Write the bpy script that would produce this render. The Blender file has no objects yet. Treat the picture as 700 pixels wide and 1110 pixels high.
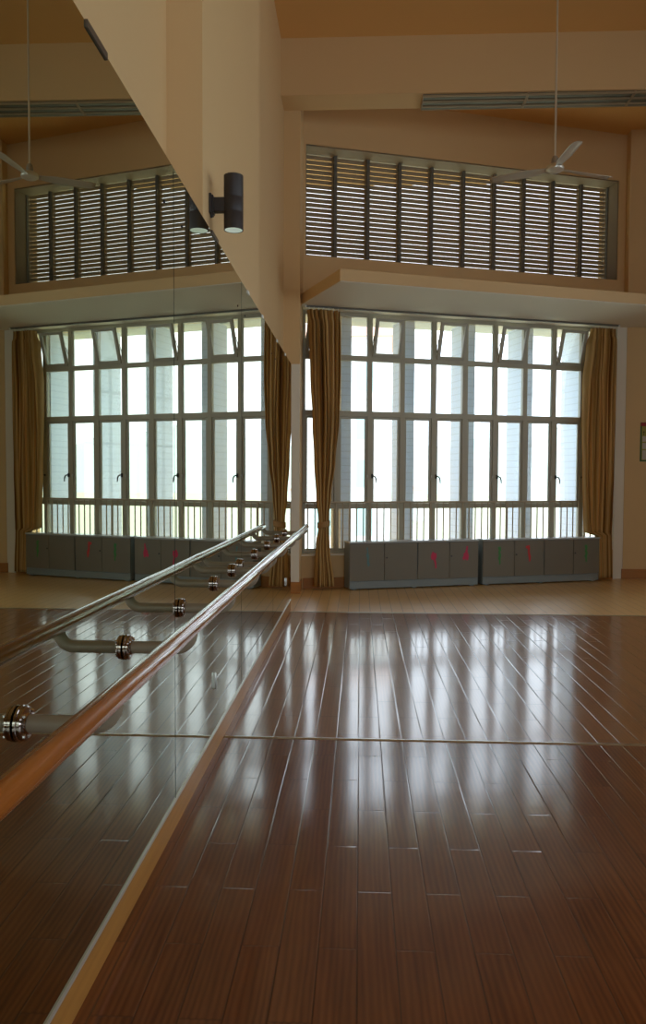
import bpy, bmesh, math, random
from mathutils import Vector, Matrix
random.seed(7)
SC = bpy.context.scene
C = SC.collection
PI = math.pi
R = math.radians

# ------------------------------------------------------------------ helpers
class MB:
    """collects shapes in one bmesh"""
    def __init__(s):
        s.bm = bmesh.new()
    def box(s, x0, x1, y0, y1, z0, z1, bev=0.0, mat=None):
        x0, x1 = sorted((x0, x1)); y0, y1 = sorted((y0, y1)); z0, z1 = sorted((z0, z1))
        r = bmesh.ops.create_cube(s.bm, size=1)
        vs = r['verts']
        for v in vs:
            v.co = Vector(((x0+x1)/2+v.co.x*(x1-x0), (y0+y1)/2+v.co.y*(y1-y0), (z0+z1)/2+v.co.z*(z1-z0)))
        if bev:
            es = {e for v in vs for e in v.link_edges}
            rr = bmesh.ops.bevel(s.bm, geom=list(es), offset=bev, segments=2, affect='EDGES', profile=.5)
            vs = list({v for f in rr['faces'] for v in f.verts} | {v for v in vs if v.is_valid})
        if mat is not None:
            for v in vs: v.co = mat @ v.co
        return s
    def prism(s, pts, z0, z1):
        b = [s.bm.verts.new((p[0], p[1], z0)) for p in pts]
        t = [s.bm.verts.new((p[0], p[1], z1)) for p in pts]
        n = len(pts)
        s.bm.faces.new(b[::-1]); s.bm.faces.new(t)
        for i in range(n):
            s.bm.faces.new((b[i], b[(i+1) % n], t[(i+1) % n], t[i]))
        return s
    def tube(s, pts, rad, seg=16, caps=True):
        pts = [Vector(p) for p in pts]
        rads = rad if isinstance(rad, (list, tuple)) else [rad]*len(pts)
        rings = []
        prev = None
        for i, p in enumerate(pts):
            if i == 0: d = pts[1]-pts[0]
            elif i == len(pts)-1: d = pts[-1]-pts[-2]
            else: d = (pts[i+1]-p).normalized()+(p-pts[i-1]).normalized()
            d.normalize()
            if prev is None:
                a = Vector((0, 0, 1)) if abs(d.z) < .9 else Vector((1, 0, 0))
                n = d.cross(a).normalized()
            else:
                n = (prev-d*prev.dot(d)).normalized()
            prev = n
            b = d.cross(n)
            rings.append([s.bm.verts.new(p+(n*math.cos(2*PI*k/seg)+b*math.sin(2*PI*k/seg))*rads[i]) for k in range(seg)])
        for a, b in zip(rings, rings[1:]):
            for k in range(seg):
                s.bm.faces.new((a[k], a[(k+1) % seg], b[(k+1) % seg], b[k]))
        if caps:
            s.bm.faces.new(rings[0][::-1]); s.bm.faces.new(rings[-1])
        return s
    def lathe(s, prof, seg=28, mat=None):
        """prof: (r,z) pairs around the z axis"""
        rings = []
        for r_, z in prof:
            if r_ < 1e-6: rings.append([s.bm.verts.new((0, 0, z))])
            else: rings.append([s.bm.verts.new((r_*math.cos(2*PI*k/seg), r_*math.sin(2*PI*k/seg), z)) for k in range(seg)])
        for a, b in zip(rings, rings[1:]):
            for k in range(seg):
                k2 = (k+1) % seg
                if len(a) == 1 and len(b) == 1: continue
                if len(a) == 1: s.bm.faces.new((a[0], b[k2], b[k]))
                elif len(b) == 1: s.bm.faces.new((a[k], a[k2], b[0]))
                else: s.bm.faces.new((a[k], a[k2], b[k2], b[k]))
        if mat is not None:
            for ring in rings:
                for v in ring: v.co = mat @ v.co
        return s
    def build(s, name, m, parent=None, smooth=False, label=None, kind=None, loc=None, rotz=0):
        bmesh.ops.recalc_face_normals(s.bm, faces=s.bm.faces[:])
        me = bpy.data.meshes.new(name); s.bm.to_mesh(me); s.bm.free()
        if smooth:
            me.polygons.foreach_set('use_smooth', [True]*len(me.polygons))
            try: me.set_sharp_from_angle(angle=R(35))
            except Exception: pass
        o = bpy.data.objects.new(name, me); C.objects.link(o)
        for mm in (m if isinstance(m, (list, tuple)) else [m]): me.materials.append(mm)
        if parent: o.parent = parent
        if label: o['label'] = label
        if kind: o['kind'] = kind
        if loc: o.location = loc
        if rotz: o.rotation_euler = (0, 0, rotz)
        return o

def tag(o, label, cat, group=None):
    o['label'] = label; o['category'] = cat
    if group: o['group'] = group
    return o
def thing(name, label, cat, loc=(0, 0, 0), rotz=0, group=None):
    o = bpy.data.objects.new(name, None); C.objects.link(o)
    o.empty_display_size = .1
    o.location = loc; o.rotation_euler = (0, 0, rotz)
    return tag(o, label, cat, group)
def struct_root(name, label, loc=(0, 0, 0), rotz=0):
    o = bpy.data.objects.new(name, None); C.objects.link(o)
    o.location = loc; o.rotation_euler = (0, 0, rotz)
    o['kind'] = 'structure'; o['label'] = label
    return o
def copy_tree(o, parent=None):
    c = o.copy(); C.objects.link(c)
    if parent: c.parent = parent
    for ch in list(o.children): copy_tree(ch, c)
    return c

# ------------------------------------------------------------------ materials
def mat(name, col, rough=.6, metal=0, **kw):
    m = bpy.data.materials.new(name); m.use_nodes = True
    p = m.node_tree.nodes['Principled BSDF']
    p.inputs['Base Color'].default_value = (*col, 1)
    p.inputs['Roughness'].default_value = rough
    p.inputs['Metallic'].default_value = metal
    for k, v in kw.items():
        p.inputs[k.replace('_', ' ')].default_value = v
    return m
class NT:
    def __init__(s, m): s.t = m.node_tree; s.p = s.t.nodes['Principled BSDF']
    def n(s, typ, **kw):
        nd = s.t.nodes.new(typ)
        for k, v in kw.items(): setattr(nd, k, v)
        return nd
    def l(s, a, b): s.t.links.new(a, b)
    def math(s, op, a, b=None, c=None):
        nd = s.n('ShaderNodeMath', operation=op)
        for i, v in enumerate((a, b, c)):
            if v is None: continue
            if isinstance(v, (int, float)): nd.inputs[i].default_value = v
            else: s.l(v, nd.inputs[i])
        return nd.outputs[0]
    def mix(s, f, a, b, mode='MIX'):
        nd = s.n('ShaderNodeMix', data_type='RGBA', blend_type=mode)
        for i, v in ((0, f), (6, a), (7, b)):
            if isinstance(v, (int, float)): nd.inputs[i].default_value = v
            elif isinstance(v, tuple): nd.inputs[i].default_value = (*v, 1)
            else: s.l(v, nd.inputs[i])
        return nd.outputs[2]
    def noise(s, vec, scale, detail=4, rough=.5):
        nd = s.n('ShaderNodeTexNoise'); nd.inputs['Scale'].default_value = scale
        nd.inputs['Detail'].default_value = detail; nd.inputs['Roughness'].default_value = rough
        if vec is not None: s.l(vec, nd.inputs['Vector'])
        return nd.outputs['Fac']
    def coord(s, k='Object'): return s.n('ShaderNodeTexCoord').outputs[k]
    def mapping(s, vec, loc=(0, 0, 0), rot=(0, 0, 0), sc=(1, 1, 1)):
        nd = s.n('ShaderNodeMapping'); s.l(vec, nd.inputs[0])
        nd.inputs[1].default_value = loc; nd.inputs[2].default_value = rot; nd.inputs[3].default_value = sc
        return nd.outputs[0]
    def ramp(s, f, stops):
        nd = s.n('ShaderNodeValToRGB'); s.l(f, nd.inputs[0])
        e = nd.color_ramp.elements
        while len(e) < len(stops): e.new(.5)
        for i, (p, c) in enumerate(stops): e[i].position = p; e[i].color = (*c, 1)
        return nd.outputs[0]
    def bump(s, h, strength, dist):
        nd = s.n('ShaderNodeBump'); nd.inputs['Strength'].default_value = strength
        nd.inputs['Distance'].default_value = dist; s.l(h, nd.inputs['Height'])
        return nd.outputs[0]
    def set(s, k, v): s.l(v, s.p.inputs[k])

def paint(name, col, rough=.75):
    m = mat(name, col, rough); t = NT(m)
    co = t.coord('Object')
    n1 = t.noise(co, 1.3, 4); n2 = t.noise(co, 60, 3)
    t.set('Base Color', t.mix(t.math('MULTIPLY', n1, .5), col, tuple(c*.93 for c in col)))
    t.set('Normal', t.bump(n2, .08, .002))
    return m
M = {}
M['wall'] = paint('cream_wall_paint', (.74, .52, .26))
M['ceil'] = paint('ceiling_paint', (.80, .47, .16))
M['white'] = paint('white_plaster', (.86, .82, .70))
M['frame'] = mat('window_frame_cream', (.47, .44, .33), .4)
M['frame2'] = mat('sash_frame', (.47, .45, .36), .4)
M['louver'] = mat('louver_metal', (.15, .145, .12), .45)
M['slat'] = mat('louver_slat', (.30, .235, .14), .45)
M['rail'] = mat('railing_enamel', (.50, .42, .29), .4)
M['chrome'] = mat('chrome', (.75, .73, .70), .12, 1)
M['steel'] = mat('brushed_steel', (.62, .62, .58), .3, 1)
M['alu'] = mat('aluminium_channel', (.75, .73, .66), .35, .6)
M['pipe'] = mat('bracket_enamel', (.32, .26, .18), .4, .1)
M['black'] = mat('black_plastic', (.02, .02, .02), .4)
M['lampbody'] = mat('lamp_body_paint', (.035, .028, .026), .5)
M['clipdark'] = mat('clip_brown', (.10, .07, .045), .5)
M['lining'] = mat('lining_grey', (.24, .18, .105), .6)
M['lens'] = mat('lamp_reflector', (.85, .9, .85), .25, Emission_Color=(.8, 1, .85, 1), Emission_Strength=.3)
M['fan'] = mat('fan_metal', (.66, .62, .52), .3, .45)
M['fanhub'] = mat('fan_hub', (.35, .32, .27), .4, .3)
M['fin'] = mat('grey_render', (.40, .45, .50), .8)
M['slab'] = mat('pale_render', (.62, .62, .55), .8)
M['build'] = mat('facade_white', (.86, .87, .86), .8)
M['teal'] = mat('teal_glass', (.42, .66, .66), .3)
M['roof'] = mat('roof_terracotta', (.80, .50, .42), .8)
M['trunkgreen'] = mat('hill_green', (.60, .68, .62), .9)  # pale because distance haze is mixed into the colour
M['field'] = mat('field', (.62, .62, .42), .9)
M['doorgrey'] = mat('cabinet_door', (.20, .18, .135), .5)
M['cabgrey'] = mat('cabinet_body', (.24, .28, .28), .4)
M['cabtop'] = mat('cabinet_top', (.52, .55, .55), .25)
M['pink'] = mat('pink_film', (.62, .03, .10), .5)
M['red'] = mat('red_film', (.60, .03, .03), .5)
M['green'] = mat('green_film', (.05, .26, .06), .5)
M['tealfilm'] = mat('teal_film', (.10, .24, .24), .5)
M['hook'] = mat('hook_white', (.8, .8, .76), .4)

def wood(name, c1, c2, rough, coat=0, axis='y', scale=1):
    m = mat(name, c1, rough); t = NT(m)
    co = t.coord('Object')
    s = {'x': (.6, 14, 14), 'y': (14, .6, 14), 'z': (14, 14, .6)}[axis]
    v = t.mapping(co, sc=tuple(k*scale for k in s))
    n = t.noise(v, 2.5, 6, .6)
    t.set('Base Color', t.ramp(n, [(.3, c2), (.7, c1)]))
    m.node_tree.nodes['Principled BSDF'].inputs['Coat Weight'].default_value = coat
    m.node_tree.nodes['Principled BSDF'].inputs['Coat Roughness'].default_value = .03
    return m
M['barre'] = wood('varnished_wood', (.44, .135, .016), (.30, .082, .010), .22, 1, 'y')
M['kick'] = wood('kickboard_wood', (.52, .245, .055), (.40, .175, .035), .4, .2, 'y')
M['skirt'] = wood('skirting_wood', (.50, .215, .045), (.38, .15, .03), .4, .2, 'x')

# floor laminate -----------------------------------------------------------
PW, PL = .124, .70
def floor_mat():
    m = mat('laminate_floor', (.3, .13, .06), .22); t = NT(m)
    co = t.coord('Object')
    sep = t.n('ShaderNodeSeparateXYZ'); t.l(co, sep.inputs[0])
    X, Y = sep.outputs[0], sep.outputs[1]
    cx = t.math('DIVIDE', X, PW)
    col = t.math('FLOOR', cx)
    fx = t.math('SUBTRACT', cx, col)
    par = t.math('ABSOLUTE', t.math('MODULO', col, 2.0))
    yy = t.math('ADD', t.math('DIVIDE', t.math('SUBTRACT', Y, 2.796), PL), t.math('MULTIPLY', par, .5))
    row = t.math('FLOOR', yy)
    fy = t.math('SUBTRACT', yy, row)
    # distance to joints in metres
    dx = t.math('MULTIPLY', t.math('MINIMUM', fx, t.math('SUBTRACT', 1.0, fx)), PW)
    dy = t.math('MULTIPLY', t.math('MINIMUM', fy, t.math('SUBTRACT', 1.0, fy)), PL)
    d = t.math('MINIMUM', dx, dy)
    gx = t.math('MINIMUM', t.math('DIVIDE', dx, .0045), 1.0)
    gy = t.math('MULTIPLY_ADD', t.math('MINIMUM', t.math('DIVIDE', dy, .007), 1.0), .5, .5)
    groove = t.math('MINIMUM', gx, gy)
    # random per plank
    cmb = t.n('ShaderNodeCombineXYZ'); t.l(col, cmb.inputs[0]); t.l(row, cmb.inputs[1])
    wn = t.n('ShaderNodeTexWhiteNoise', noise_dimensions='2D'); t.l(cmb.outputs[0], wn.inputs['Vector'])
    rnd = wn.outputs['Value']
    cmb2 = t.n('ShaderNodeCombineXYZ')
    t.l(t.math('ADD', X, t.math('MULTIPLY', rnd, 7.0)), cmb2.inputs[0])
    t.l(t.math('ADD', Y, t.math('MULTIPLY', rnd, 31.0)), cmb2.inputs[1])
    v = t.mapping(cmb2.outputs[0], sc=(15, 1.3, 1))
    n1 = t.noise(v, 1.6, 6, .62)
    # growth-ring swirl
    v2 = t.mapping(cmb2.outputs[0], sc=(9, .8, 1))
    wv = t.n('ShaderNodeTexWave', wave_type='BANDS', bands_direction='X')
    t.l(v2, wv.inputs[0]); wv.inputs['Scale'].default_value = 1.6; wv.inputs['Distortion'].default_value = 7
    wv.inputs['Detail'].default_value = 3; wv.inputs['Detail Scale'].default_value = .9
    g = t.math('ADD', t.math('MULTIPLY', n1, .78), t.math('MULTIPLY', wv.outputs['Fac'], .22))
    base = t.ramp(g, [(.28, (.105, .028, .008)), (.5, (.165, .047, .013)), (.75, (.235, .076, .022))])
    base = t.mix(t.math('MULTIPLY', rnd, .3), base, (.22, .085, .035))
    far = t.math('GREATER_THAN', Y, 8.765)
    mid_falloff = t.math('GREATER_THAN', Y, 4.463)
    base = t.mix(t.math('MULTIPLY', mid_falloff, .42), base, (.46, .24, .10))  # floor past the first strip painted lighter to stand in for daylight falloff
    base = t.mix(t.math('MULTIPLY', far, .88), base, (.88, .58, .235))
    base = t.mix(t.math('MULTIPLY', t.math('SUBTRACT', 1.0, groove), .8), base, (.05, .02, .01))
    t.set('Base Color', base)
    # scuffs & dust in gloss
    sc = t.noise(t.mapping(co, sc=(1, .35, 1)), 1.6, 5, .6)
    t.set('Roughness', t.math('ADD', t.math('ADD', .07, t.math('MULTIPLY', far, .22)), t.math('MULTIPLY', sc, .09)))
    h = groove
    tilt = t.math('MULTIPLY', t.noise(t.mapping(co, sc=(1.0, .5, 1)), 3.0, 1), 1.2)
    t.set('Normal', t.bump(t.math('ADD', h, tilt), .7, .0011))
    t.p.inputs['Specular IOR Level'].default_value = .9
    t.p.inputs['Coat Weight'].default_value = .32; t.p.inputs['Coat Roughness'].default_value = .34
    return m
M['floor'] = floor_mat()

def curtain_mat():
    m = mat('striped_curtain', (.5, .3, .1), .8); t = NT(m)
    uv = t.coord('UV')
    sep = t.n('ShaderNodeSeparateXYZ'); t.l(uv, sep.inputs[0])
    u = sep.outputs[0]
    a = t.math('SINE', t.math('MULTIPLY', u, 2*PI*17))
    b = t.math('SINE', t.math('MULTIPLY', u, 2*PI*6.3))
    k = t.math('MULTIPLY_ADD', t.math('ADD', a, t.math('MULTIPLY', b, .7)), .28, .5)
    col = t.ramp(k, [(.1, (.26, .115, .025)), (.45, (.58, .34, .10)), (.75, (.74, .53, .23)), (1, (.68, .31, .05))])
    t.set('Base Color', col)
    weave = t.noise(t.mapping(t.coord('Object'), sc=(1, 1, 1)), 160, 2)
    t.set('Normal', t.bump(weave, .25, .002))
    tr = t.n('ShaderNodeBsdfTranslucent'); t.l(col, tr.inputs[0])
    mx = t.n('ShaderNodeMixShader'); mx.inputs[0].default_value = .3
    out = t.t.nodes['Material Output']
    t.l(t.p.outputs[0], mx.inputs[1]); t.l(tr.outputs[0], mx.inputs[2]); t.l(mx.outputs[0], out.inputs[0])
    return m
M['curtain'] = curtain_mat()

def glass_mat():
    m = mat('window_glass', (1, 1, 1), 0); t = NT(m)
    a = t.n('ShaderNodeBsdfTransparent'); a.inputs[0].default_value = (.94, .97, 1, 1)
    b = t.n('ShaderNodeBsdfGlossy'); b.inputs['Roughness'].default_value = .02
    lw = t.n('ShaderNodeFresnel'); lw.inputs[0].default_value = 1.45
    mx = t.n('ShaderNodeMixShader'); t.l(lw.outputs[0], mx.inputs[0])
    t.l(a.outputs[0], mx.inputs[1]); t.l(b.outputs[0], mx.inputs[2])
    t.l(mx.outputs[0], t.t.nodes['Material Output'].inputs[0])
    return m
M['glass'] = glass_mat()
def mirror_mat():
    m = mat('mirror_silver', (.60, .65, .52), .0, 1)
    return m
M['mirror'] = mirror_mat()
M['medge'] = mat('mirror_edge_dark', (.03, .045, .03), .4)
def fin_mat():
    m = mat('brick_faced_fin', (.62, .70, .78), .8); t = NT(m)
    co = t.coord('Object')
    sep = t.n('ShaderNodeSeparateXYZ'); t.l(co, sep.inputs[0])
    k = t.math('FRACT', t.math('DIVIDE', sep.outputs[2], .10))
    n = t.noise(t.mapping(co, sc=(1, 1, .5)), 3, 4)
    line = t.math('GREATER_THAN', k, .86)
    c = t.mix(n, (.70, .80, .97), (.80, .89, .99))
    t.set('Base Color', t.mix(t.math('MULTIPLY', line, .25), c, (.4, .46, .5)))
    return m
M['fin'] = fin_mat()

# ------------------------------------------------------------------ frames of reference
TH = R(17.7)
P0 = Vector((-.739, 10.505, 0))
WD = Vector((math.cos(TH), math.sin(TH), 0)); WN = Vector((-math.sin(TH), math.cos(TH), 0))
def W(u, n, z=0.): return P0+WD*u+WN*n+Vector((0, 0, z))
def un(x, y):
    p = Vector((x, y, 0))-P0
    return p.dot(WD), p.dot(WN)

XM = -.782           # mirror face
CEIL = 6.88; CEIL2 = 6.71
XR, YR = 7.6, -5.0   # unseen right wall, rear wall

# ------------------------------------------------------------------ shell
def struct(name, mb, m, label=None, **kw):
    o = mb.build(name, m, label=label, kind='structure', **kw); return o
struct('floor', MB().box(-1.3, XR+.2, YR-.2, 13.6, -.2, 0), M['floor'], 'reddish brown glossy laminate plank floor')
struct('ceiling', MB().box(-1.3, XR+.2, YR-.2, 10.0, CEIL, CEIL+.2).box(-1.3, XR+.2, 10.0, 14.2, CEIL2, CEIL+.2), M['ceil'], 'high plain tan ceiling')
# left wall: recessed infill, flush pier with the lamp, furring behind the mirrors
wl = MB()
wl.box(-1.3, -1.0, YR-.2, 13.0, 0, CEIL)
wl.box(-1.0, -.815, 4.05, 6.3, 2.78, CEIL)
wl.box(-1.0, -.815, -3.0, .4, 2.78, CEIL)
struct('wall_left', wl, M['wall'], 'cream wall above the mirrors with shallow piers')
struct('trim_1', MB().box(-1.0, XM-.008, YR, 8.87, 0, 2.78), M['medge'], 'furring the mirrors are fixed to')
# far left column
struct('trim_2', MB().box(-1.0, -.79, 10.19, 11.2, 0, CEIL2), M['wall'], 'cream column between mirror wall and window')
struct('trim_11', MB().box(-.99, -.789, 10.178, 10.19, .15, 2.98, .002), M['white'], 'white painted facing on the lower column')  # thin white panel over the lower column face
# beam
struct('trim_3', MB().box(-1.0, XR, 9.79, 10.19, 6.195, CEIL), M['wall'], 'deep cream beam across the room')
# right column + walls
struct('wall_right', MB().box(4.0, XR+.2, 12.1, 13.4, 0, CEIL2+.1), M['wall'], 'cream wall right of the window, holding a poster')
side = MB()
FILL_WIN = [(-3.6, -.4), (.8, 4.0), (5.2, 8.4)]  # openings added in the unseen side wall to let in fill daylight
ys_ = [YR-.2]+[v for p in FILL_WIN for v in p]+[12.1]
for k in range(0, 8, 2): side.box(XR, XR+.2, ys_[k], ys_[k+1], 0, CEIL)
for a_, b_ in FILL_WIN: side.box(XR, XR+.2, a_, b_, 0, .9).box(XR, XR+.2, a_, b_, 4.6, CEIL)
struct('wall_side', side, M['wall'], 'cream side wall behind the viewer on the right')
rear = MB()  # unseen wall, with an opening added to let in fill daylight
rear.box(-1.3, .3, YR-.2, YR, 0, CEIL).box(7.0, XR+.2, YR-.2, YR, 0, CEIL).box(.3, 7.0, YR-.2, YR, 0, .9).box(.3, 7.0, YR-.2, YR, 3.9, CEIL)
struct('wall_rear', rear, M['wall'], 'cream wall behind the viewer')

# window wall (own frame: u along, n outwards)
UE = 5.06
LV0, LV1 = .06, 4.93       # louver opening in u
wb = MB()
wb.box(-.3, UE+.1, .10, .40, 0, .45)                       # apron
wb.box(4.86, UE+.15, .24, .45, .45, 3.83)                   # right jamb pier
wb.box(-.3, .0, .22, .45, .45, 3.83)
wb.box(-.3, UE+.15, .25, .75, 3.83, 4.535)                 # between ledge and louvres
wb.box(-.3, LV0, .25, .75, 4.535, 6.02)
wb.box(LV1, UE+.15, .25, .75, 4.535, 6.02)
wb.box(-.3, UE+.15, .25, .75, 6.02, CEIL)
struct('wall_back', wb, M['wall'], 'cream wall holding the tall window and the louvre band', loc=P0, rotz=TH)
# reveals of the window painted white
struct('trim_4', MB().box(4.835, 5.0, .085, .3, .0, 3.80), M['white'], 'white window reveal beside the right curtain', loc=P0, rotz=TH)
# ledge over the window
A = Vector((-.246, 9.20)); B = Vector((XR, 9.20+(XR+.246)*.342))
led = MB()
pts = [(-.79, 10.42), (-.246, 9.20), (B.x, B.y), (B.x, 12.1), (4.0, 12.1)]
e1 = W(5.1, .3); e0 = W(-.02, .3)
pts += [(e1.x, e1.y), (e0.x, e0.y)]
led.prism(pts, 3.80, 3.935)
struct('trim_5', led, [M['wall']], 'wide plaster ledge over the window with a chamfered end')
# white underside skin of the ledge
sk = MB(); sk.prism([(-.775, 10.41), (-.24, 9.215), (B.x-.02, B.y+.01), (B.x-.02, 12.09), (4.0, 12.09), (e1.x, e1.y-.0), (e0.x+.01, e0.y)], 3.792, 3.80)
struct('trim_6', sk, M['white'], 'white painted underside of the ledge')
# sill
struct('trim_7', MB().box(-.05, 4.833, .07, .27, .45, .475, .006), M['white'], 'white window sill', loc=P0, rotz=TH)
# kickboard under the mirrors and skirtings
struct('baseboard_left', MB().box(-1.0, -.780, YR, 8.86, 0, .116, .003), M['kick'], 'orange brown wooden kickboard under the mirrors')
struct('trim_8', MB().box(XM-.01, -.776, YR, 8.87, .1165, .126), M['alu'], 'pale metal channel holding the mirror bottoms')
struct('baseboard_column', MB().box(-.90, -.782, 10.165, 10.19, 0, .15, .003).box(-.79, -.775, 10.165, 10.52, 0, .15, .003), M['skirt'], 'brown wooden skirting round the far left column')
struct('baseboard_back', MB().box(.0, 4.833, .082, .10, 0, .15, .003), M['skirt'], 'brown wooden skirting under the window', loc=P0, rotz=TH)
struct('baseboard_right', MB().box(3.98, XR, 12.082, 12.10, 0, .15, .003), M['skirt'], 'brown wooden skirting below the poster wall')
# floor expansion strips
for i, yy in enumerate((4.463, 8.765)):
    s = MB(); s.tube([(-.775, yy, -.006), (XR, yy, -.006)], .015, 10)
    o = struct('trim_%d' % (9+i), s, M['steel'], ['nearer metal floor joint strip', 'farther metal floor joint strip'][i], smooth=True)
    for v in o.data.vertices: v.co.z = max(-.002, (v.co.z+.006)*.45)

# ------------------------------------------------------------------ main window
G = .25
U0, DU = .023, .481
Z0, Z3, Z2, Z1, ZT = .475, 1.12, 2.404, 3.172, 3.80
win = struct_root('window_1', 'tall wide grid window of ten bays with cream frames', P0, TH)
fr = MB()
for k in range(11):
    u = U0+DU*k
    w = .034 if k not in (5,) else .040
    fr.box(u-w, u+w, G-.03, G+.04, Z0, ZT, .004)
for z, h in ((Z0+.03, .03), (Z3, .035), (Z2, .038), (Z1, .036), (ZT-.03, .035)):
    fr.box(U0, U0+DU*10, G-.028, G+.038, z-h, z+h, .004)
fr.build('window_frame', M['frame'], win)
gl = MB()
for k in range(10):
    a, b = U0+DU*k+.03, U0+DU*(k+1)-.03
    for z0, z1 in ((Z0+.05, Z3-.03), (Z2+.03, Z1-.03)):
        gl.box(a, b, G, G+.005, z0, z1)
    if k % 2 == 1: gl.box(a, b, G, G+.005, Z1+.03, ZT-.06)
gl.build('pane', M['glass'], win)
# casement sashes of the third row
def ring(mb, a, b, z0, z1, w, n0, n1, bev=.003):
    mb.box(a, a+w, n0, n1, z0, z1, bev).box(b-w, b, n0, n1, z0, z1, bev)
    mb.box(a+w, b-w, n0, n1, z0, z0+w, bev).box(a+w, b-w, n0, n1, z1-w, z1, bev)
proto = None
for k in range(10):
    a, b = .036, DU-.036
    if k == 0:
        s = MB(); ring(s, a, b, Z3+.037, Z2-.04, .030, -.015, .02)
        sash = s.build('sash', M['frame2'], win)
        p = MB(); p.box(a+.028, b-.028, 0, .005, Z3+.065, Z2-.07); p.build('pane', M['glass'], sash)
        proto = sash
    else:
        sash = copy_tree(proto, win)
    sash.location = (U0+DU*k, G, 0)
# handles beside every second mullion
def handle(mirror):
    h = MB(); s = -1 if mirror else 1
    h.box(-.012, .012, -.03, 0, -.03, .03, .004)
    h.tube([(0, -.03, 0), (s*.004, -.052, .002), (s*.03, -.056, -.01), (s*.045, -.056, -.045), (s*.05, -.054, -.10)], [.008, .010, .011, .010, .007], 8)
    return h
for k in (2, 4, 6, 8):
    for s in (1, -1):
        h = handle(s < 0).build('window_handle', M['steel'] if s < 0 else M['black'], win, smooth=True)
        h.location = (U0+DU*k+s*.035, G-.025, 1.54)
        if s < 0: h.scale = (.5, .8, .55)
h = handle(False).build('window_handle', M['black'], win, smooth=True); h.location = (U0+DU*9+.0, G-.03, 1.54); h.scale = (.6, .8, .5)
# open hopper sashes in every second bay of the top row
z0, z1 = Z1+.037, ZT-.066
hp = None
for k in (0, 2, 4, 6, 8):
    if hp is None:
        s = MB(); ring(s, .032, DU-.032, 0, z1-z0, .044, -.03, .012)
        hp = s.build('sash', M['frame2'], win)
        p = MB(); p.box(.07, DU-.07, -.005, 0, .04, z1-z0-.04); p.build('pane', M['glass'], hp)
        o = hp
    else: o = copy_tree(hp, win)
    o.location = (U0+DU*k, G-.02, z0)
    o.rotation_euler = (R(17), 0, 0)
    st = MB(); st.tube([(.036, -.01, .09), (.037, -.03, .16), (.037, -.075, .24)], .005, 6)
    st.box(.030, .042, -.025, .0, .05, .13, .002)
    so = st.build('stay_arm', M['black'], win); so.location = (U0+DU*k, G, z0+.03)

for i, (a_, b_) in enumerate(FILL_WIN):  # unseen side windows, added to brighten the room
    sw = struct_root('window_%d' % (3+i), 'tall cream framed window in the right side wall', (XR+.1, a_, 0))
    s = MB(); L_ = b_-a_
    for k in range(5): s.box(-.03, .03, L_*k/4-.03, L_*k/4+.03, .9, 4.6, .004)
    for z in (.93, 2.3, 3.5, 4.57): s.box(-.028, .028, 0, L_, z-.03, z+.03, .004)
    s.build('window_frame', M['frame'], sw)
    s = MB(); s.box(-.003, .003, .03, L_-.03, .95, 4.55); s.build('pane', M['glass'], sw)

sw = struct_root('window_6', 'wide cream framed window in the rear wall', (.3, YR-.1, 0))  # unseen rear window, added to brighten surfaces that face the camera
s = MB()
for k in range(8): s.box(6.7*k/7-.03, 6.7*k/7+.03, -.03, .03, .9, 3.9, .004)
for z in (.93, 2.3, 3.87): s.box(0, 6.7, -.028, .028, z-.03, z+.03, .004)
s.build('window_frame', M['frame'], sw)
s = MB(); s.box(.03, 6.67, -.003, .003, .95, 3.85); s.build('pane', M['glass'], sw)

# ------------------------------------------------------------------ louvre band
NL = .55
lw = struct_root('window_2', 'long band of ten grey louvre panels above the ledge', P0, TH)
zl0, zl1 = 4.56, 6.045
lmul = [.10]+[.546, 1.029, 1.509, 1.999, 2.501, 2.999, 3.485, 3.973, 4.456]+[4.93]
lf = MB()
for i, u in enumerate(lmul):
    w = .022 if 0 < i < 10 else .03
    lf.box(u-w, u+w, NL-.05, NL+.07, zl0, zl1, .003)
lf.box(.07, 4.96, NL-.03, NL+.07, zl0-.03, zl0+.012).box(.07, 4.96, NL-.03, NL+.07, zl1-.02, zl1+.04)
lf.build('window_frame', M['louver'], lw)
ln = MB(); ln.box(LV0, LV1, .262, NL+.07, 6.004, 6.019).box(LV1-.014, LV1-.001, .262, NL+.07, 4.545, 6.004)
ln.build('opening_lining', M['lining'], lw)
pitch = (zl1-zl0-.05)/22
for i in range(10):
    a, b = lmul[i]+.024, lmul[i+1]-.024
    s = MB()
    for k in range(22):
        zc = zl0+.02+pitch*k
        th = .004
        # inner edge high, outer edge low (rain-shedding)
        w_, hh = .025, .0508-.0042*k/21
        q = [(-.0, zc+hh), (w_, zc), (w_, zc-th), (0, zc+hh-th)]
        v0 = [s.bm.verts.new((a, NL+p[0], p[1])) for p in q]
        v1 = [s.bm.verts.new((b, NL+p[0], p[1])) for p in q]
        s.bm.faces.new(v0); s.bm.faces.new(v1[::-1])
        for j in range(4): s.bm.faces.new((v0[j], v0[(j+1) % 4], v1[(j+1) % 4], v1[j]))
    s.box(a, a+.012, NL-.012, NL+.03, zl0, zl1-.02); s.box(b-.012, b, NL-.012, NL+.03, zl0, zl1-.02)
    s.build('louvre_panel', M['slat'], lw)

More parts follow.
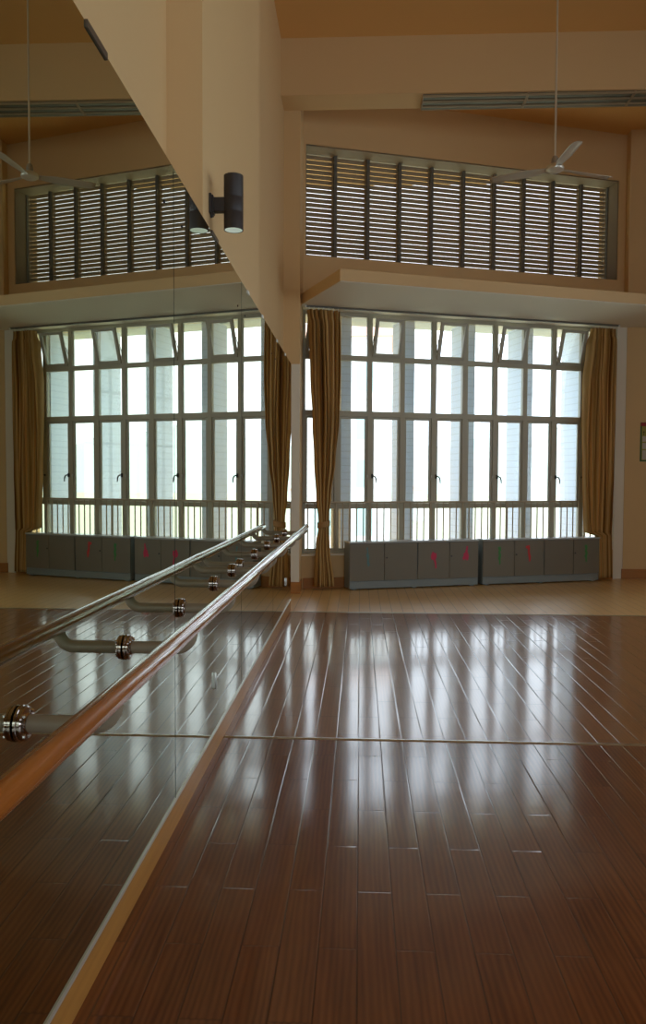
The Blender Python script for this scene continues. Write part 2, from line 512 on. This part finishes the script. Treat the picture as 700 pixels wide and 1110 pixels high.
# ------------------------------------------------------------------ guard railing on the sill
gr = thing('window_railing', 'cream metal guard railing standing on the window sill before the panes', 'railing', W(0, 0, 0), TH)
n_ = .16
tr = MB(); tr.box(.03, 4.82, n_-.016, n_+.016, 1.165, 1.19, .005); tr.build('top_rail', M['rail'], gr)
br = MB(); br.box(.03, 4.82, n_-.01, n_+.01, .50, .515, .002); br.build('bottom_rail', M['rail'], gr)
bp = MB(); bp.tube([(0, 0, .515), (0, 0, 1.168)], .0095, 8)
b0 = bp.build('baluster', M['rail'], gr, smooth=True)
cnt = 0
for k in range(48):
    u = .08+.1*k
    if k % 12 == 6: continue
    o = b0 if cnt == 0 else b0.copy()
    if cnt: C.objects.link(o); o.parent = gr
    o.location = (u, n_, 0); cnt += 1
for k in (6, 18, 30, 42):
    p = MB(); p.box(-.014, .014, -.014, .014, .475, 1.17, .002)
    o = p.build('post', M['rail'], gr); o.location = (.08+.1*k, n_, 0)

# ------------------------------------------------------------------ curtains
def curtain(name, prof, n0, label, pleats, phase, tiez, amp=.045):
    """prof: list of (z,uL,uR)"""
    root = thing(name, label, 'curtain', W((prof[0][1]+prof[0][2])/2, n0, 0), TH, None)
    uc = (prof[0][1]+prof[0][2])/2
    bm = bmesh.new(); uvl = bm.loops.layers.uv.new('UVMap')
    NZ, NU = 70, 150
    zt, zb = prof[0][0], prof[-1][0]
    def edge(z):
        for (za, la, ra), (zb_, lb, rb) in zip(prof, prof[1:]):
            if zb_ <= z <= za:
                f = (za-z)/(za-zb_); f = f*f*(3-2*f)
                return la+(lb-la)*f, ra+(rb-ra)*f
        return prof[-1][1:]
    grid = []
    for i in range(NZ+1):
        z = zt+(zb-zt)*i/NZ
        L, R_ = edge(z)
        wdt = R_-L
        tight = min(1, max(.45, wdt/.40))
        rowv = []
        for j in range(NU+1):
            s = j/NU
            ph = 2*PI*pleats*s+phase+.5*math.sin(z*1.3+s*5)
            a = amp*tight*(1+.35*math.sin(7*s+1.7*z+phase))
            if i < 3: a *= .6
            n = a*math.sin(ph)+.25*a*math.sin(2.3*ph+z*1.1)
            # hang bulge
            du = .010*math.cos(ph)
            dn = -.03*math.sin(PI*s)
            rowv.append(bm.verts.new((L+wdt*s+du-uc, n+dn, z)))
        grid.append(rowv)
    for i in range(NZ):
        for j in range(NU):
            f = bm.faces.new((grid[i][j], grid[i][j+1], grid[i+1][j+1], grid[i+1][j])); f.smooth = True
            for lp, (jj, ii) in zip(f.loops, ((j, i), (j+1, i), (j+1, i+1), (j, i+1))):
                lp[uvl].uv = (jj/NU, ii/NZ)
    me = bpy.data.meshes.new('drape'); bm.to_mesh(me); bm.free()
    me.materials.append(M['curtain'])
    o = bpy.data.objects.new('drape', me); C.objects.link(o); o.parent = root
    sd = o.modifiers.new('Solidify', 'SOLIDIFY'); sd.thickness = .003
    # heading with small hooks
    L, R_ = edge(zt)
    for k in range(7):
        s = (k+.5)/7
        h = MB(); h.tube([(0, 0, -.02), (0, -.006, .012), (0, 0, .032)], .006, 6)
        hk = h.build('hook', M['hook'], root); hk.location = (L+(R_-L)*s-uc, -.008, zt)
    if tiez:
        L, R_ = edge(tiez)
        tb = MB(); N_ = 32; ra, rb = (R_-L)/2+.022, .072
        for z_, k in ((tiez-.035, 1), (tiez+.035, 1)): pass
        ringv = []
        for z_, k in ((-.04, 1.0), (-.03, 1.06), (.03, 1.06), (.04, 1.0)):
            ringv.append([tb.bm.verts.new(((L+R_)/2-uc+ra*k*math.cos(2*PI*q/N_), -.01+rb*k*math.sin(2*PI*q/N_), tiez+z_+.015*math.cos(2*PI*q/N_))) for q in range(N_)])
        for a_, b_ in zip(ringv, ringv[1:]):
            for q in range(N_): tb.bm.faces.new((a_[q], a_[(q+1) % N_], b_[(q+1) % N_], b_[q]))
        t_ = tb.build('tieback', M['tie'], root, smooth=True)
        t_.modifiers.new('Solidify', 'SOLIDIFY').thickness = .004
    return root
M['tie'] = mat('tieback_cloth', (.42, .24, .09), .8)
curtain('curtain', [(3.735, 0.00, .465), (3.5, .03, .47), (2.9, .05, .47), (2.3, .085, .455), (1.75, .115, .41), (1.25, .15, .345), (.93, .185, .305), (.86, .185, .305), (.6, .145, .33), (.05, .12, .40)], -.06,
        'golden brown striped curtain tied at the waist beside the mirror wall', 6.5, .4, .89, .06)
curtain('curtain', [(3.735, 4.35, 4.73), (3.45, 4.30, 4.75), (2.9, 4.24, 4.76), (2.3, 4.23, 4.77), (1.6, 4.25, 4.76), (1.0, 4.28, 4.73), (.725, 4.30, 4.71), (.665, 4.485, 4.72), (.04, 4.50, 4.74)], .0,
        'golden brown striped curtain hanging loose behind the right cabinet', 7, 1.6, None, .06)
ct = thing('curtain_track', 'long grey curtain track fixed under the white ledge', 'curtain track', W(0, -.06, 3.77), TH)
tk = MB(); tk.box(-.02, 4.76, -.014, .014, -.003, .021, .003); tk.build('track', M['louver'], ct)
for u in (-.015, 4.75):
    e = MB(); e.box(u-.012, u+.012, -.018, .018, -.008, .021, .004); e.build('end_cap', M['hook'], ct)

# ------------------------------------------------------------------ cabinets
def sticker(kind, m):
    """small cut-out film shapes, irregular, slightly proud of the door"""
    rnd = random.Random(kind)
    s = MB()
    shapes = {
        0: [(-.012, .13), (.008, .14), (.012, .06), (.022, .02), (.018, -.05), (.03, -.10), (.012, -.13), (-.002, -.08), (.0, -.02), (-.01, .03), (.002, .08)],
        1: [(-.035, .07), (-.018, .11), (.004, .085), (.022, .09), (.026, .03), (.012, .0), (.022, -.05), (.026, -.12), (.012, -.13), (.006, -.06), (-.006, -.01), (-.03, .0), (-.04, .03)],
        2: [(.01, .14), (.026, .13), (.022, .06), (.036, .0), (.03, -.06), (.012, -.07), (.004, -.04), (-.02, -.065), (-.036, -.03), (-.02, 0), (-.024, .03), (-.006, .045), (.004, .09)],
        3: [(-.022, .12), (.012, .13), (.018, .08), (.008, .05), (.02, .01), (.012, -.05), (.014, -.12), (-.002, -.13), (-.006, -.07), (-.018, -.04), (-.006, .0), (-.016, .04), (-.01, .08)],
        4: [(-.034, .09), (-.03, .12), (.012, .13), (.018, .09), (.014, .03), (.03, -.03), (.026, -.10), (.012, -.11), (.004, -.05), (-.006, .02), (-.008, .08)],
    }[kind]
    a = [s.bm.verts.new((x, 0, z)) for x, z in [(p[0]*1.35, p[1]) for p in shapes]]
    b = [s.bm.verts.new((x, -.0015, z)) for x, z in [(p[0]*1.35, p[1]) for p in shapes]]
    s.bm.faces.new(a); s.bm.faces.new(b[::-1])
    n = len(a)
    for i in range(n): s.bm.faces.new((a[i], a[(i+1) % n], b[(i+1) % n], b[i]))
    return s
def cabinet(name, label, u0, n0, u1, n1, splits, stickers, locks, ztop=.655, depth=.28):
    p0 = W(u0, n0); p1 = W(u1, n1); v = p1-p0
    ang = math.atan2(v.y, v.x); L = v.length
    root = thing(name, label, 'cabinet', p0, ang, 'low grey cabinets under the window')
    b = MB(); b.box(0, L, .018, depth, .02, ztop-.022, .003); b.build('body', M['cabgrey'], root)
    pl = MB(); pl.box(.004, L-.004, .004, .02, .018, .115, .002); pl.box(.05, .11, .03, depth-.03, 0, .02).box(L-.11, L-.05, .03, depth-.03, 0, .02).box(L/2-.03, L/2+.03, .03, depth-.03, 0, .02)
    pl.build('plinth', M['cabgrey'], root)
    tp = MB(); tp.box(-.006, L+.006, -.012, depth+.004, ztop-.022, ztop, .003); tp.build('cabinet_top', M['cabtop'], root)
    xs = [0]+[s*L for s in splits]+[L]
    for i in range(4):
        g = .003; gl_ = .008 if i == 2 else g; gr_ = .008 if i == 1 else g
        d = MB(); d.box(xs[i]+gl_, xs[i+1]-gr_, -.002, .016, .122, ztop-.028, .002)
        dr = d.build('door', M['doorgrey'], root)
        if stickers[i] is not None:
            kd, cm, fx, zc = stickers[i]
            so = sticker(kd, cm).build('sticker', M[cm], dr, label={'pink': 'pink cut-out sticker', 'red': 'red cut-out sticker', 'green': 'green cut-out sticker', 'tealfilm': 'faded teal cut-out sticker'}[cm])
            so.location = (xs[i]+(xs[i+1]-xs[i])*fx, -.0022, zc)
        if i in locks:
            l_ = MB(); l_.lathe([(0, 0), (.011, 0), (.011, .006), (.006, .010), (0, .010)], 12, Matrix.Translation((xs[i]+locks[i], -.002, .43)) @ Matrix.Rotation(R(90), 4, 'X'))
            l_.build('lock', M['black'], dr, smooth=True)
    return root
cabinet('cabinet', 'low grey cabinet with pink stickers, nearer the mirror wall', .575, -.19, 2.485, -.15, (.260, .515, .767),
        [(0, 'tealfilm', .5, .44), None, (1, 'pink', .52, .39), (2, 'pink', .55, .43)], {1: .035, 3: .03}, depth=.235)
cabinet('cabinet', 'low grey cabinet with green and red stickers, before the right curtain', 2.555, -.15, 4.46, -.11, (.262, .515, .77),
        [(3, 'green', .52, .42), (4, 'red', .46, .43), None, (3, 'green', .48, .42)], {1: .03, 3: .03}, depth=.195)

# ------------------------------------------------------------------ mirrors
seams = [-.50, 1.40, 3.278, 5.150, 7.05, 8.87]
labels = {1: 'tall mirror panel nearest the viewer with the closest barre bracket', 2: 'tall mirror panel reflecting the ceiling fan and the left half of the room',
          3: 'tall mirror panel next to the wall lamp', 4: 'narrow looking mirror panel second from the far end of the mirror wall',
          0: 'mirror panel beside the viewer', }
labs = ['mirror panel beside the viewer, just past the left edge of the photo', 'large mirror panel nearest the viewer, reflecting the ceiling fan',
        'mirror panel between the first and second seams, below the wall lamp', 'mirror panel third along the wall, reflecting the far left window bays',
        'mirror panel at the far end of the barre, beside the cream column']
for i in range(5):
    y0, y1 = seams[i]+.005, seams[i+1]-.005
    L = y1-y0
    root = thing('wall_mirror', labs[i], 'mirror', (XM, y0, .1265), 0, 'wall mirrors behind the barre')
    g = MB(); g.box(-.006, 0, 0, L, 0, 2.66)
    o = g.build('mirror_glass', [M['mirror'], M['medge']], root)
    for p in o.data.polygons:
        p.material_index = 0 if p.normal.x > .9 else 1
    for dy in (.15, L-.15) if i else (L-.15,):
        s = MB(); s.lathe([(0, 0), (.007, 0), (.006, .003), (0, .0035)], 12, Matrix.Translation((0.0004, dy, 2.468)) @ Matrix.Rotation(R(90), 4, 'Y'))
        s.build('screw_cap', M['black'], root, smooth=True)
    for dy in ([.92] if i < 3 else [.3, 1.1]):
        if i >= 3: cm, w = M['hook'], .035
        else: cm, w = M['clipdark'], .09
        s = MB(); s.box(-.006, .006, dy-w, dy+w, 2.645, 2.668, .002); s.build('clip', cm, root)
# small metal latch pieces low on the mirrors
for (yy, lb) in ((4.17, 'small vertical metal mirror stop low on the mirror, nearer one'), (8.25, 'small pale mirror stop low on the mirror near the column')):
    s = MB(); s.tube([(0, 0, -.045), (0, 0, -.042), (0, 0, .042), (0, 0, .045)], [.004, .006, .006, .004], 12)
    s.box(-.006, .0, -.008, .008, -.04, .04)
    o = s.build('mirror_stop', M['steel'], smooth=True); o.location = (XM+.0065, yy, .405)
    tag(o, lb, 'mirror stop')

# ------------------------------------------------------------------ ballet barre
XB, ZB = -.557, 1.0
bar = thing('ballet_barre', 'long varnished orange brown wooden ballet barre fixed in front of the mirrors', 'ballet barre', (XB, 0, 0))
rb = MB()
ys = [-.45, -.445]+[.2+.4*k for k in range(20)]+[8.165, 8.185, 8.195]
rb.tube([(0, y, ZB) for y in ys], [.020, .026]+[.027]*20+[.027, .022, .014], 32)
rb.build('rail', M['barre'], bar, smooth=True)
jr = MB(); jr.tube([(0, 4.915, ZB), (0, 4.918, ZB)], .0276, 32); jr.build('rail_joint', M['black'], bar, smooth=True)
def bracket():
    b = MB(); rr = .052; zc = .934
    pts = [(XM-XB+.004, 0, zc), (XM-XB+.09, 0, zc), (-rr-.001, 0, zc)]
    for k in range(1, 9):
        a = PI/2*k/8
        pts.append((-rr+rr*math.sin(a), 0, zc+rr-rr*math.cos(a)))
    b.tube(pts, .021, 20)
    o = b.build('bracket', M['pipe'], bar, smooth=True)
    x = XM-XB
    f = MB()
    f.lathe([(0, 0.001), (.039, 0.001), (.042, .003), (.042, .009), (.0385, .011), (.0385, .012), (.040, .013), (.040, .018), (.037, .021), (.026, .022), (.024, .025), (.021, .026)], 32,
            Matrix.Translation((x, 0, zc)) @ Matrix.Rotation(R(90), 4, 'Y'))
    f.build('flange', M['chromed'], o, smooth=True)
    for k in range(4):
        a = PI/4+PI/2*k
        n = MB(); n.lathe([(0, .018), (.005, .018), (.005, .0245), (.0035, .026), (0, .026)], 6, Matrix.Translation((x, .033*math.cos(a), zc+.033*math.sin(a))) @ Matrix.Rotation(R(90), 4, 'Y'))
        n.build('bolt', M['chrome'], o, smooth=False)
    return o
M['chromed'] = mat('dark_chrome', (.42, .36, .32), .10, 1)
b0 = bracket()
for i, yy in enumerate((.95, 1.75, 2.57, 3.37, 4.17, 4.77, 5.08, 5.80, 6.59, 7.37, 8.13)):
    o = b0 if i == 0 else copy_tree(b0, bar)
    o.location = (0, yy, 0)

# ------------------------------------------------------------------ wall lamp
lp = thing('wall_lamp', 'dark cylindrical up and down wall lamp above the mirrors', 'wall lamp', (-.815, 4.25, 2.97))
s = MB(); s.box(.0005, .014, -.042, .042, -.055, .05, .004); s.box(.014, .022, -.03, .03, -.05, .045, .004); s.box(.002, .012, -.006, .006, -.068, -.055); s.build('mount_plate', M['lampbody'], lp)
s = MB(); s.box(.02, .085, -.022, .022, -.042, .034, .004); s.build('arm', M['lampbody'], lp)
s = MB()
zb_, zt_ = -.137, .150
s.lathe([(.047, zb_+.012), (.047, zb_), (.052, zb_), (.052, -.048), (.0512, -.046), (.0512, -.044), (.052, -.042), (.052, .030), (.0512, .032), (.0512, .034), (.052, .036), (.052, zt_), (.047, zt_), (.047, zt_-.012)], 36, Matrix.Translation((.127, 0, 0)))
s.build('lamp_body', M['lampbody'], lp, smooth=True)
for sg, zz in ((1, zb_+.001), (-1, zt_-.001)):
    s = MB(); s.lathe([(0, zz+sg*.012), (.02, zz+sg*.010), (.047, zz)], 28, Matrix.Translation((.127, 0, 0)))
    s.build('reflector', M['lens'], lp, smooth=True, label='pale reflector lens')

# ------------------------------------------------------------------ ceiling fan
FX, FY, FZ = 2.005, 8.42, 4.735
fan = thing('ceiling_fan', 'three bladed grey metal ceiling fan on a long rod', 'ceiling fan', (FX, FY, FZ))
s = MB(); s.tube([(0, 0, .06), (0, 0, CEIL-FZ-.02)], .011, 12); s.build('rod', M['fan'], fan, smooth=True)
s = MB(); s.lathe([(0, CEIL-FZ), (.07, CEIL-FZ), (.06, CEIL-FZ-.04), (.02, CEIL-FZ-.09), (0, CEIL-FZ-.09)]); s.build('canopy', M['fan'], fan, smooth=True)
s = MB(); s.lathe([(0, .13), (.022, .13), (.036, .10), (.038, .07), (.03, .045), (0, .045)]); s.build('rod_cover', M['fanhub'], fan, smooth=True)
s = MB(); s.lathe([(0, .05), (.05, .048), (.085, .030), (.095, .005), (.090, -.012), (.06, -.030), (.03, -.036), (0, -.037)], 32); s.build('motor', M['fan'], fan, smooth=True)
def blade():
    b = MB(); n = 14
    secs = []
    for i in range(n+1):
        t = i/n; r_ = .08+t*.60
        w0 = .035+.035*min(1, t*3.0) - .008*t
        if i == n: w0 *= .8
        tilt = R(16)*(1-.45*t)
        row = []
        for j in range(7):
            q = j/6*2-1
            y = q*w0; z = .010*(1-q*q)*1.2+y*math.tan(tilt)-.012*t
            row.append((r_, y*math.cos(tilt), z))
        secs.append(row)
    top = [[b.bm.verts.new(p) for p in row] for row in secs]
    for a, c in zip(top, top[1:]):
        for j in range(6): b.bm.faces.new((a[j], a[j+1], c[j+1], c[j]))
    return b
bl = blade().build('blade', M['fan'], fan, smooth=True)
bl.modifiers.new('Solidify', 'SOLIDIFY').thickness = .004
for i, ang in enumerate((-86, 20, 157)):
    o = bl if i == 0 else bl.copy()
    if i: C.objects.link(o); o.parent = fan
    o.rotation_euler = (0, 0, R(ang))

# ------------------------------------------------------------------ slot lights under the beam
M['slotdark'] = mat('slot_dark', (.04, .05, .04), .5)
M['slotrail'] = mat('slot_rail', (.36, .28, .17), .5)
M['slotbar'] = mat('slot_bar', (.14, .16, .12), .4)
slots = None
slab = ['slot fitting under the beam, leftmost', 'slot fitting under the beam, crossed by the fan rod', 'slot fitting under the beam, right of the fan rod', 'slot fitting']
for i in range(5):
    if slots is None:
        slots = thing('ceiling_slot_fitting', '', 'slot fitting', (0, 0, 0))
        L = 1.27
        s = MB(); s.box(0, L, .035, .385, -.010, 0); s.build('back_plate', M['slotdark'], slots)
        s = MB()
        for y in (.03, .165, .30): s.box(0, L, y, y+.03, -.030, -.008, .003)
        s.box(0, .012, .03, .39, -.03, 0).box(L-.012, L, .03, .39, -.03, 0).box(0, L, .375, .39, -.03, 0)
        s.build('housing', M['slotrail'], slots)
        for y in (.075, .21, .335):
            s = MB(); s.box(.014, L-.014, y, y+.05, -.026, -.012, .006); s.build('slot_bar', M['slotbar'], slots)
        o = slots
    else: o = copy_tree(slots)
    o.location = (.735+1.275*i, 9.79, 6.195)
    o['group'] = 'slot fittings under the beam'
    o['label'] = ['long grey slot fitting under the beam, leftmost of the row', 'long grey slot fitting under the beam, crossed by the fan rod', 'long grey slot fitting under the beam at the right edge of the photo',
                  'long grey slot fitting under the beam beyond the right edge', 'long grey slot fitting at the far end of the beam'][i]

# ------------------------------------------------------------------ poster
po = thing('poster', 'small framed poster with a red header and green border on the right wall', 'poster', (4.222, 12.1, 1.782))
PWd, PH = .42, .59
s = MB(); s.box(0, PWd, -.012, -.0005, 0, PH, .002); s.build('board', mat('poster_green', (.03, .12, .03), .5), po, label='dark green border')
s = MB(); s.box(.02, PWd-.02, -.0145, -.012, .02, PH-.06); s.build('panel', mat('poster_yellow', (.35, .33, .05), .5), po, label='olive yellow field')
s = MB(); s.box(.004, PWd-.004, -.0145, -.012, PH-.057, PH-.004); s.build('header', mat('poster_red', (.35, .02, .02), .5), po, label='red header band')
M['paper'] = mat('poster_white', (.55, .52, .45), .6)
for (z0_, z1_) in ((.03, .17), (.19, .28), (.30, .38)):
    for x0_ in (.03, .155, .28):
        s = MB(); s.box(x0_, x0_+.11, -.016, -.0145, z0_, z1_); s.build('photo_card', M['paper'], po)
M['ink'] = mat('poster_ink', (.12, .10, .02), .6)
for k in range(8):
    s = MB(); s.box(.035+.045*k, .06+.045*k, -.016, -.0145, .43, .455); s.box(.04+.045*k, .055+.045*k, -.016, -.0145, .40, .422); s.build('lettering', M['ink'], po)

# ------------------------------------------------------------------ outdoors
NF = .55
fins = [0.345, 1.30, 2.26, 3.22, 4.19]
finp = None
fl = ['beside the left curtain', 'behind the second pair of bays', 'behind the middle bays', 'behind the fourth pair of bays', 'behind the right curtain edge']
for i, k in enumerate((1, 3, 5, 7, 9)):
    if finp is None:
        s = MB(); s.box(0, .15, 0, .52, -6, 3.825)
        finp = s.build('facade_fin', M['fin']); o = finp
    else: o = finp.copy(); C.objects.link(o)
    o.rotation_euler = (0, 0, TH)
    u = .66+.962*i
    o.location = W(u, NF)
    tag(o, 'grey vertical concrete fin outside the window, '+fl[i], 'facade fin', 'facade fins outside the window')
s = MB(); s.box(-2, 7, .46, 1.45, 3.86, 4.02)
o = s.build('outer_canopy', M['slab'], loc=P0, rotz=TH); tag(o, 'pale concrete canopy slab outside above the window head', 'canopy')
# ground outside, hills
s = MB(); s.box(-400, 500, 14.5, 900, -6.3, -6); o = s.build('field', M['field'], kind='structure'); o.name = 'ground'
o['label'] = 'pale yellowish field far below the window'
def hill(name, cx, cy, w, h, seed, label):
    rnd = random.Random(seed); b = MB(); n, m_ = 40, 10
    g = []
    for i in range(n+1):
        row = []
        for j in range(m_+1):
            x = (i/n*2-1); y = (j/m_*2-1)
            e = max(0, (1-x*x))*max(0, 1-y*y)
            z = h*e*(1+.18*math.sin(9*x+seed)+.09*math.sin(23*x+2*seed)+.07*rnd.random())
            row.append(b.bm.verts.new((cx+x*w, cy+y*w*.3, -6.2+z)))
        g.append(row)
    for i in range(n):
        for j in range(m_): b.bm.faces.new((g[i][j], g[i+1][j], g[i+1][j+1], g[i][j+1]))
    o = b.build(name, M['trunkgreen'], smooth=True, kind='structure'); o['label'] = label
hill('hill', 130, 460, 210, 34, 3, 'pale green wooded hill beyond the window on the right')
hill('hill', -120, 560, 260, 46, 8, 'pale hazy hill beyond the window on the left')
# building
bd = thing('apartment_building', 'pale block of flats with teal windows seen through the left bays', 'building', (-9, 49, -6))
s = MB(); s.box(0, 10.9, 0, 9, 0, 16.3); s.build('wall', M['build'], bd)
s = MB(); s.box(-.4, 11.2, -.4, 9.4, 16.3, 17.0); s.build('roof', M['roof'], bd)
wp_ = None
for r_ in range(5):
    for c_ in range(4):
        if wp_ is None:
            s = MB(); s.box(0, 1.0, -.06, .0, 0, 1.75); ob = s.build('window', M['teal'], bd); wp_ = ob
        else: ob = wp_.copy(); C.objects.link(ob); ob.parent = bd
        ob.location = (1.1+2.55*c_, -.0, .95+3.0*r_)
hs = thing('small_house', 'small far house with an orange roof seen between the fins', 'house', (9.75, 140, -6))
s = MB(); s.box(-1.5, 1.5, 0, 8, 0, 5.6); s.build('wall', M['build'], hs)
s = MB(); s.prism([(-1.7, 0), (1.7, 0), (0, 1.0)], 0, 8.6)
for v in s.bm.verts: v.co = Vector((v.co.x, v.co.z-.3, v.co.y+5.4))
s.build('roof', M['roof'], hs)

# ------------------------------------------------------------------ light
w = bpy.data.worlds.new('overcast_sky'); SC.world = w; w.use_nodes = True
nt = w.node_tree; bg = nt.nodes['Background']
tc = nt.nodes.new('ShaderNodeTexCoord'); sp = nt.nodes.new('ShaderNodeSeparateXYZ'); rp = nt.nodes.new('ShaderNodeValToRGB')
nt.links.new(tc.outputs['Generated'], sp.inputs[0]); nt.links.new(sp.outputs[2], rp.inputs[0]); nt.links.new(rp.outputs[0], bg.inputs[0])
e = rp.color_ramp.elements
e[0].position = 0; e[0].color = (.89, .955, 1, 1); e[1].position = .5; e[1].color = (.90, .96, 1, 1)
bg.inputs[1].default_value = 3.05
def portal(name, loc, rot, sx, sy):
    ld = bpy.data.lights.new(name, 'AREA'); ld.shape = 'RECTANGLE'; ld.size = sx; ld.size_y = sy
    ld.cycles.is_portal = True
    o = bpy.data.objects.new(name, ld); C.objects.link(o); o.location = loc; o.rotation_euler = rot; return o
portal('window_portal', W(2.45, .34, 2.15), (R(-90), 0, TH), 4.85, 3.35)
portal('louvre_portal', W(2.5, .68, 5.3), (R(-90), 0, TH), 4.9, 1.5)
for i, (a_, b_) in enumerate(FILL_WIN):
    portal('side_portal', (XR+.22, (a_+b_)/2, 2.75), (0, R(90), 0), 3.7, 3.2)

portal('rear_portal', (3.65, YR-.22, 2.4), (R(90), 0, 0), 6.7, 3.0)

# ------------------------------------------------------------------ camera
cam = bpy.data.cameras.new('camera'); co = bpy.data.objects.new('camera', cam); C.objects.link(co)
yaw = math.atan(40/850); pit = math.atan(36/850); rho = .0045
F = Vector((-math.sin(yaw)*math.cos(pit), math.cos(yaw)*math.cos(pit), -math.sin(pit)))
R0 = Vector((math.cos(yaw), math.sin(yaw), 0)); U0_ = R0.cross(F)
Rv = R0*math.cos(rho)+U0_*math.sin(rho); Uv = U0_*math.cos(rho)-R0*math.sin(rho)
mw = Matrix((Rv, Uv, -F)).transposed().to_4x4(); mw.translation = (0, 0, 1.5)
co.matrix_world = mw
cam.sensor_fit = 'VERTICAL'; cam.sensor_height = 36; cam.sensor_width = 36*700/1110
cam.lens = 850/1110*36
cam.clip_start = .05; cam.clip_end = 2000
SC.camera = co

vs = SC.view_settings
vs.view_transform = 'Standard'; vs.look = 'None'; vs.gamma = 1; vs.use_curve_mapping = False
vs.exposure = 0.15
cy = SC.cycles
cy.max_bounces = 10; cy.diffuse_bounces = 5; cy.glossy_bounces = 6; cy.transmission_bounces = 4; cy.transparent_max_bounces = 16
cy.use_denoising = True
try: cy.denoiser = 'OPENIMAGEDENOISE'; cy.denoising_input_passes = 'RGB_ALBEDO_NORMAL'
except Exception: pass
cy.sample_clamp_indirect = 8
cy.caustics_reflective = True
